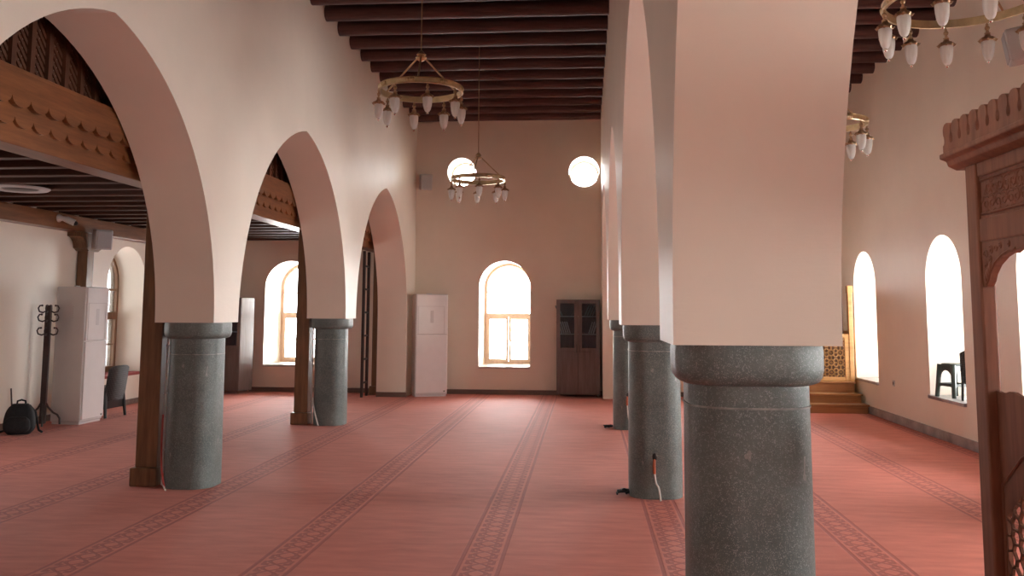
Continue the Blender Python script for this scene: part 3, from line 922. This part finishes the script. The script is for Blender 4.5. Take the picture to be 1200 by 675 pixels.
# wall socket
t = thing('wall_socket', 'small pale wall socket on the right wall between the two arched windows', 'socket', (XR - .001, 13.02, .55), -PI / 2)
bm = B(); box(bm, -.042, .042, -.012, 0, -.042, .042); obj('plate', bm, SPKG, t, bevel=.005)
bm = B(); lathe(bm, [(.022, 0), (.025, .004)], 16, Matrix.Translation((0, -.011, 0)) @ Matrix.Rotation(PI / 2, 4, 'X')); obj('socket_face', bm, DKBR, t)

# ------------------------------------------------------------------ pulpit in the far right corner
t = thing('wooden_pulpit', 'golden carved wooden pulpit with three steps beside the far right window', 'pulpit', (0, 0, 0))
def strapwork(w, h, cell, bw, depth, bm, x0, z0, y):
    """interlaced eight-point stars as raised bars on a panel; x right, z up at plane y"""
    nx, nz = max(1, round(w / cell)), max(1, round(h / cell))
    cx, cz = w / nx, h / nz
    segs = []
    for i in range(nx):
        for j in range(nz):
            ox, oz = x0 + (i + .5) * cx, z0 + (j + .5) * cz
            r = min(cx, cz) * .40
            for off in (0, PI / 4):
                q = [(ox + r * math.cos(off + k * PI / 2), oz + r * math.sin(off + k * PI / 2)) for k in range(4)]
                segs += [(q[k], q[(k + 1) % 4]) for k in range(4)]
            for k in range(8):
                a = k * PI / 4
                e = .5 * (cx if k % 4 == 0 else cz) if k % 2 == 0 else .62 * min(cx, cz)
                segs.append(((ox + r * math.cos(a), oz + r * math.sin(a)), (ox + e * math.cos(a), oz + e * math.sin(a))))
            q = [(ox + .16 * r * math.cos(k * PI / 4), oz + .16 * r * math.sin(k * PI / 4)) for k in range(8)]
            segs += [(q[k], q[(k + 1) % 8]) for k in range(8)]
    for (a, b) in segs:
        dx, dz = b[0] - a[0], b[1] - a[1]; L = math.hypot(dx, dz)
        if L < 1e-5: continue
        M = Matrix.Translation((a[0], y, a[1])) @ Matrix.Rotation(-math.atan2(dz, dx), 4, 'Y')
        box(bm, -bw * .3, L + bw * .3, -depth, 0, -bw / 2, bw / 2, M)
PX0, PX1 = 3.05, 4.285
for k, (yy, xr, zt) in enumerate(((14.06, 4.345, .135), (14.32, 4.325, .275), (14.58, 4.305, .445))):
    bm = B(); zb = (0, .135, .275)[k]
    box(bm, PX0, xr - .02, yy + .02, 15.3, zb, zt - .028)
    st = obj('step', bm, STEPW, t)
    bm = B(); box(bm, PX0, xr, yy, yy + .36, zt - .028, zt); obj('tread', bm, STEPW, st, bevel=.006)
yg = 14.63
bm = B(); rect_ring(bm, PX0 + .07, PX1 - .055, .446, 1.20, .07, yg, yg + .06)
box(bm, PX0 + .60, PX0 + .68, yg, yg + .06, .51, 1.13)
gt = obj('gate_frame', bm, MINW, t, bevel=.006)
bm = B(); box(bm, PX0 + .14, PX1 - .12, yg + .025, yg + .045, .51, 1.135); obj('gate_panel', bm, MIND, t)
bm = B(); strapwork(.46, .62, .155, .016, .016, bm, PX0 + .14, .512, yg + .025); obj('strapwork', bm, MINW, t); bm = B(); strapwork(.435, .62, .155, .016, .016, bm, PX0 + .68, .512, yg + .025); obj('strapwork', bm, MINW, t)
for x in (PX0, PX1 - .055):
    bm = B(); box(bm, x, x + .07, yg - .01, yg + .07, .446, 1.86); box(bm, x - .01, x + .08, yg - .02, yg + .08, 1.86, 1.98); obj('post', bm, MINW, t, bevel=.006)
bm = B(); box(bm, PX0 + .07, PX1 - .055, yg + .30, yg + .34, 1.20, 1.98); obj('back_panel', bm, MIND, t)
bm = B(); box(bm, PX0, PX0 + .06, yg + .07, 15.9, .446, 1.25); box(bm, PX1 - .05, PX1 + .01, yg + .07, 15.9, .446, 1.25); box(bm, PX0 + .06, PX1 - .05, 15.84, 15.9, 0, 1.25); obj('side_panel', bm, MINW, t)

# ------------------------------------------------------------------ carved screen at the right edge
SXp = 1.40; SY1 = 3.335; SY0 = 2.035; SCc = (SY0 + SY1) / 2
t = thing('carved_screen', 'reddish brown carved wooden screen with battlement crest at the right edge', 'screen', (0, 0, 0))
# local outline coordinates: (y, z), extruded along X, front face at SXp
MX = Matrix(((0, 0, 1, 0), (1, 0, 0, 0), (0, 1, 0, 0), (0, 0, 0, 1)))
def yz_plate(loops, x0, x1):
    bm = B()
    A = filled(bm, loops, x0); C = filled(bm, loops, x1)
    for p, q in zip(A, C):
        n = len(p)
        for i in range(n): bm.faces.new((p[i], p[(i + 1) % n], q[(i + 1) % n], q[i]))
    bmesh.ops.transform(bm, matrix=MX, verts=bm.verts)
    return bm
D = .055
SW = .09
for a, b in ((SY1 - SW, SY1), (SY0, SY0 + SW)):
    bm = B(); box(bm, SXp, SXp + D, a, b, 0, 2.09); obj('stile', bm, SCRW, t, bevel=.008)
ya, yb = SY0 + SW, SY1 - SW
for n_, (za, zb) in {'top_rail': (2.035, 2.09), 'middle_rail': (1.80, 1.885), 'bottom_rail': (0, .12)}.items():
    bm = B(); box(bm, SXp + .004, SXp + D - .004, ya, yb, za, zb); obj(n_, bm, SCRW, t, bevel=.006)
# frieze panel with scroll carving
bm = B(); box(bm, SXp + .012, SXp + .035, ya, yb, 1.885, 2.035); fr = obj('frieze_panel', bm, SCRW, t)
bm = B()
rnd = random.Random(3)
def spiral(bm, cy, cz, r, turns, a0, sgn, x, rad):
    P = []
    n = 22
    for k in range(n):
        f = k / (n - 1); a = a0 + sgn * turns * 2 * PI * f; q = r * (1 - .85 * f)
        P.append((x, cy + q * math.cos(a), cz + q * math.sin(a)))
    tube(bm, P, [rad * (1 - .4 * k / n) for k in range(n)], 6)
for row, zr_ in ((0, 1.932), (1, 1.988)):
    yy = ya + .04 + .022 * row; sg_ = 1
    while yy < yb - .035:
        spiral(bm, yy, zr_ + .004 * sg_, .024, 1.2, sg_ * 1.2 + row, sg_, SXp + .013, .0042)
        for q in range(2):
            a = rnd.uniform(0, 6.28)
            ball(bm, (SXp + .013, yy + .024 + .006 * math.cos(a + q * 3), zr_ - .014 * sg_ + .008 * math.sin(a + q * 3)), .0065, .6, 1, 1.7, 8)
        tube(bm, [(SXp + .013, yy - .024, zr_ - .022 * sg_), (SXp + .013, yy, zr_ - .027 * sg_), (SXp + .013, yy + .024, zr_ - .014 * sg_)], .0035, 6)
        yy += .045; sg_ = -sg_
tube(bm, [(SXp + .013, ya + .012, 1.9), (SXp + .013, ya + .012, 2.02), (SXp + .013, yb - .012, 2.02), (SXp + .013, yb - .012, 1.9)], .006, 6, True)
obj('frieze_carving', bm, SCRW, fr, smooth=60)
# carved arch brackets: plate with a lobed opening
hwo = (yb - ya) / 2
zA0, zA1 = 1.29, 1.80
def lobe(side):
    # from jamb upward to the arch crown, given for the left (far) side as distances from the centre
    P = [(hwo, 1.64), (hwo - .025, 1.643), (hwo - .045, 1.66), (hwo - .06, 1.685), (hwo - .095, 1.715), (hwo - .15, 1.74), (hwo - .20, 1.752), (hwo - .225, 1.748), (hwo - .245, 1.755), (hwo - .30, 1.768), (hwo - .41, 1.778), (0.0, 1.782)]
    return P
half = lobe(1)
pts = [(SCc + d, z) for d, z in half] + [(SCc - d, z) for d, z in half[:-1][::-1]]
pts = pts + [(ya, zA1), (yb, zA1)]
ar = obj('arch_bracket', yz_plate([pts], SXp + .010, SXp + .034), SCRW, t)
for sg in (1, -1):
    bm = B()
    def Y(d): return SCc + sg * d
    x = SXp + .011
    for (d, z, r, a0) in ((hwo - .030, 1.755, .018, 0), (hwo - .028, 1.715, .015, 2), (hwo - .070, 1.768, .016, 1), (hwo - .062, 1.735, .014, 1), (hwo - .105, 1.775, .013, 3), (hwo - .14, 1.778, .011, 1), (hwo - .20, 1.780, .010, 2)):
        spiral(bm, Y(d), z, r, 1.2, a0, sg, x, .0045)
    tube(bm, [(x, Y(d), z + .008) for d, z in half[1:9]], .005, 6)
    for q in range(4):
        ball(bm, (x, Y(hwo - .025 - q * .012), 1.675 + q * .012), .012, .6, 1, 1.6, 8)
    obj('bracket_carving', bm, SCRW, ar, smooth=60)
# lower panel: wavy top edge, lattice opening with rounded head
wav = [(hwo, 1.279), (hwo - .03, 1.275), (hwo - .065, 1.277), (hwo - .095, 1.284), (hwo - .125, 1.284), (hwo - .155, 1.277), (hwo - .22, 1.272), (0, 1.270)]
top = [(SCc + d, z) for d, z in wav] + [(SCc - d, z) for d, z in wav[:-1][::-1]]
outer = top + [(ya, .12), (yb, .12)]
oh = .530
opn = [(oh, .20), (oh, .855), (oh - .105, .94), (oh - .26, 1.03), (oh - .40, 1.065), (0, 1.08)]
hole = [(SCc + d, z) for d, z in opn] + [(SCc - d, z) for d, z in opn[:-1][::-1]]
obj('lower_panel', yz_plate([outer, hole], SXp + .036, SXp + .050), SCRW, t)
mo = [(hwo - .012, .16), (hwo - .012, .955), (hwo - .16, 1.072), (hwo - .34, 1.155), (0, 1.19)]
bm = B(); tube(bm, [(SXp + .036, SCc + d, z) for d, z in mo] + [(SXp + .036, SCc - d, z) for d, z in mo[:-1][::-1]], .007, 6, True)
obj('panel_moulding', bm, SCRW, t, smooth=40)
# star lattice: cells arranged in rings, bars along the cell borders
cy0, cz0 = 0.0, .58
P2 = [Vector((cy0, cz0))]
r = .036; kk = 0
while r < .75:
    n = max(6, int(round(2 * PI * r / .036 / 5.0)) * 5) if r > .06 else 10
    for k in range(n):
        a = 2 * PI * (k + .5 * (kk % 2)) / n
        P2.append(Vector((cy0 + r * math.cos(a) * 2.0, cz0 + r * math.sin(a))))
    r += .032; kk += 1
res = delaunay_2d_cdt(P2, [], [], 0, 1e-6)
vc, tris = res[0], res[2]
def circum(a, b, c):
    d = 2 * (a.x * (b.y - c.y) + b.x * (c.y - a.y) + c.x * (a.y - b.y))
    if abs(d) < 1e-9: return (a + b + c) / 3
    return Vector(((a.length_squared * (b.y - c.y) + b.length_squared * (c.y - a.y) + c.length_squared * (a.y - b.y)) / d,
                   (a.length_squared * (c.x - b.x) + b.length_squared * (a.x - c.x) + c.length_squared * (b.x - a.x)) / d))
cent = [circum(*[vc[i] for i in f]) for f in tris]
ed = {}
for ti, f in enumerate(tris):
    for i in range(3):
        ed.setdefault(tuple(sorted((f[i], f[(i + 1) % 3]))), []).append(ti)
def zmax(d):
    d = abs(d)
    for (d1, z1), (d0, z0_) in zip(opn[1:], opn[2:]):
        if d0 <= d <= d1: return z1 + (z0_ - z1) * (d1 - d) / max(1e-6, d1 - d0)
    return opn[1][1]
bm = B()
for e, ts in ed.items():
    if len(ts) != 2: continue
    a, b = cent[ts[0]], cent[ts[1]]
    N = 4
    for k in range(N):
        p, q = a.lerp(b, k / N), a.lerp(b, (k + 1) / N); m = (p + q) / 2
        if abs(m.x) > oh + .003 or m.y < .195 or m.y > zmax(m.x) + .006: continue
        L = (q - p).length
        if L < .002: continue
        M = Matrix.Translation((SXp + .041, SCc + p.x, p.y)) @ Matrix.Rotation(math.atan2(q.y - p.y, q.x - p.x), 4, 'X')
        box(bm, -.005, .005, -.002, L + .002, -.0042, .0042, M)
obj('star_lattice', bm, SCRW, t)
# cornice and battlement crest
bm = B(); prof = [(0, 2.085), (-.030, 2.10), (-.036, 2.118), (-.060, 2.128), (-.060, 2.146), (D + .06, 2.146), (D + .06, 2.128), (D + .036, 2.118), (D + .03, 2.10), (D, 2.085)]
vv = prism(bm, [(SXp + a, z) for a, z in prof], SY0 - .06, SY1 + .07, Matrix(((1, 0, 0, 0), (0, 0, 1, 0), (0, 1, 0, 0), (0, 0, 0, 1))))
obj('cornice', bm, SCRW, t, bevel=.004)
def crest(bm, y0, y1, x0, x1):
    sp = .0735; nn = int(round((y1 - y0) / sp)); sp = (y1 - y0) / nn
    out = [(y0, 2.147), (y1, 2.147)]
    ring = []
    for k in range(nn):
        c = y1 - (k + .5) * sp
        half = ((.5, 2.176), (.40, 2.178), (.33, 2.186), (.32, 2.197), (.36, 2.208), (.42, 2.216), (.44, 2.226), (.44, 2.236), (.38, 2.247), (.24, 2.255))
        for (dx, z) in half + ((0, 2.258),) + tuple((-a, b) for a, b in half[:0:-1]):
            ring.append((c + dx * sp, z))
    ring.append((y0, 2.176))
    A = filled(bm, [out + ring] + [], x0); C = filled(bm, [out + ring], x1)
    for p, q in zip(A, C):
        n = len(p)
        for i in range(n): bm.faces.new((p[i], p[(i + 1) % n], q[(i + 1) % n], q[i]))
bm = B(); crest(bm, SY0 - .05, SY1 + .055, SXp - .05, SXp - .028)
bmesh.ops.transform(bm, matrix=MX, verts=bm.verts)
obj('crest', bm, SCRW, t)

# ------------------------------------------------------------------ cables and conduits on the columns
def cable(pts, r, mat, label, name='cable', group='cables at the column feet'):
    bm = B(); tube(bm, pts, r, 8); return tag(obj(name, bm, mat, None, smooth=60), label, 'cable', group, 'thing')
def smooth_path(ps, n=6):
    ps = [Vector(p) for p in ps]; out = []
    for i in range(len(ps) - 1):
        p0, p1, p2, p3 = ps[max(i - 1, 0)], ps[i], ps[i + 1], ps[min(i + 2, len(ps) - 1)]
        for k in range(n):
            t_ = k / n
            out.append(.5 * ((2 * p1) + (p2 - p0) * t_ + (2 * p0 - 5 * p1 + 4 * p2 - p3) * t_ ** 2 + (3 * p1 - p0 - 3 * p2 + p3) * t_ ** 3))
    out.append(ps[-1]); return out
def column_cable(x, y, r, h, a, label):
    """conduit coming out of the shaft and a pale wire bending down to the carpet; a is the angle on the shaft"""
    t = thing('cable', label, 'cable', (x, y, 0), a, 'cables at the column feet')
    bm = B(); tube(bm, smooth_path([(r - .02, 0, h + .09), (r + .010, 0, h + .05), (r + .018, 0, h - .04)]), .013, 8); obj('conduit', bm, COPPER, t, smooth=60)
    bm = B(); tube(bm, smooth_path([(r + .018, 0, h - .03), (r + .022, .012, h * .55), (r + .05, .035, .10), (r + .085, .05, .006)]), .008, 8); obj('wire', bm, PALEC, t, smooth=60)
    bm = B(); ball(bm, (r - .004, 0, h + .095), .028, .5, 1, 1.5, 10); obj('hole', bm, BLACKP, t, smooth=60)
column_cable(RX, R_COLS[1], .220, .25, -PI / 2 - .10, 'orange conduit with pale wire at the foot of the middle right column')
column_cable(RX, R_COLS[2], .220, .36, -PI / 2 - .20, 'orange conduit with pale wire on the farthest right column')
def dark_bundle(x, y, label):
    bm = B(); rr = random.Random(int(y * 100))
    for k in range(7):
        a0 = rr.uniform(0, 6.28)
        tube(bm, smooth_path([(x + .055 * math.cos(a0 + q) * rr.uniform(.5, 1.2), y + .04 * math.sin(a0 + q * 1.3), .012 + .03 * rr.random()) for q in range(4)]), .009, 6)
    tag(obj('cable_bundle', bm, BLACKP, None, smooth=60), label, 'cable', 'cables at the column feet', 'thing')
dark_bundle(RX - .275, R_COLS[1] - .06, 'crumpled black cable end on the carpet left of the middle right column')
dark_bundle(RX - .29, R_COLS[2] - .05, 'crumpled black cable end on the carpet left of the farthest right column')
for (y, r, lb) in ((L_COLS[0], .226, 'the front left column'), (L_COLS[1], .214, 'the farther left column')):
    t = thing('conduit_pipe', 'pale twin conduit pipe between the wooden post and ' + lb, 'pipe', (LX - r - .022, y - .05, 0), 0, 'conduits beside the left columns')
    for dx in (-.008, .012):
        bm = B(); tube(bm, [(dx, dx, .0), (dx, dx, 1.30)], .0085, 8); obj('pipe', bm, PALEC, t, smooth=60)
    for z in (.3, .8, 1.22):
        bm = B(); box(bm, -.022, .026, -.018, .024, z, z + .012); obj('clip', bm, SPKG, t)
x, y, r = LX, L_COLS[0], .226
cable(smooth_path([(x - r - .03, y - .09, .62), (x - r - .018, y - .12, .40), (x - r + .03, y - .20, .18), (x - r + .10, y - .27, .008)]), .009, REDC, 'red cable drooping from the conduit at the front left column')
cable(smooth_path([(x - r + .055, y - .235, .075), (x - r + .10, y - .275, .02), (x - r + .125, y - .30, .008)]), .007, PALEC, 'short pale wire end on the carpet before the front left column')
x, y, r = LX, L_COLS[1], .214
cable(smooth_path([(x - r - .010, y - .10, .36), (x - r + .05, y - .20, .20), (x - r + .13, y - .27, .008)]), .010, PALEC, 'pale cable slanting down the farther left column to the carpet')

# ------------------------------------------------------------------ camera
f_px, yaw, pitch, roll, ppy = 1025.9058, 4.7987, 5.7712, .2497, 260.6446
Yw, Pt, Rl = map(math.radians, (yaw, pitch, roll))
fw = Vector((-math.sin(Yw) * math.cos(Pt), math.cos(Yw) * math.cos(Pt), math.sin(Pt)))
rt = Vector((math.cos(Yw), math.sin(Yw), 0)); up = rt.cross(fw)
r2 = rt * math.cos(Rl) + up * math.sin(Rl); u2 = -rt * math.sin(Rl) + up * math.cos(Rl)
cd = bpy.data.cameras.new('camera'); cam = bpy.data.objects.new('camera', cd); COL.objects.link(cam)
cd.sensor_fit = 'HORIZONTAL'; cd.sensor_width = 36; cd.lens = f_px / 1200 * 36
cd.shift_y = (ppy - 337.5) / 1200
cd.clip_start = .05
cam.matrix_world = Matrix(((r2.x, u2.x, -fw.x, 0), (r2.y, u2.y, -fw.y, 0), (r2.z, u2.z, -fw.z, 1.55), (0, 0, 0, 1)))
SC.camera = cam

# ------------------------------------------------------------------ daylight
w = bpy.data.worlds.new('sky'); SC.world = w; w.use_nodes = True
nt = w.node_tree; nt.nodes.clear()
def wn(t, **k):
    x = nt.nodes.new(t)
    for a, b in k.items(): setattr(x, a, b)
    return x
tc = wn('ShaderNodeTexCoord'); sep = wn('ShaderNodeSeparateXYZ'); nt.links.new(tc.outputs['Generated'], sep.inputs[0])
# bright hazy sky towards the sun side (+X,+Y), dimmer shaded sky on the left
dot = wn('ShaderNodeVectorMath', operation='DOT_PRODUCT'); nt.links.new(tc.outputs['Generated'], dot.inputs[0]); dot.inputs[1].default_value = (.72, .62, .1)
mr = wn('ShaderNodeMapRange'); nt.links.new(dot.outputs['Value'], mr.inputs[0])
mr.inputs['From Min'].default_value = -.7; mr.inputs['From Max'].default_value = .6
SKY_LO, SKY_HI = 4.0, 24.0
mr.inputs['To Min'].default_value = SKY_LO; mr.inputs['To Max'].default_value = SKY_HI
bg = wn('ShaderNodeBackground'); bg.inputs[0].default_value = (1, .98, .95, 1)
nt.links.new(mr.outputs[0], bg.inputs[1])
wo = wn('ShaderNodeOutputWorld'); nt.links.new(bg.outputs[0], wo.inputs[0])
w.cycles.sampling_method = 'MANUAL'; w.cycles.sample_map_resolution = 256

c = SC.cycles
c.use_denoising = True
try: c.denoiser = 'OPENIMAGEDENOISE'; c.denoising_input_passes = 'RGB_ALBEDO_NORMAL'
except Exception: pass
c.max_bounces = 12; c.diffuse_bounces = 8; c.glossy_bounces = 5; c.transparent_max_bounces = 12; c.transmission_bounces = 4
c.sample_clamp_indirect = 40
c.caustics_reflective = False; c.caustics_refractive = False
SC.view_settings.view_transform = 'Standard'; SC.view_settings.look = 'None'; SC.view_settings.gamma = 1
SC.view_settings.use_curve_mapping = False
SC.view_settings.exposure = .82
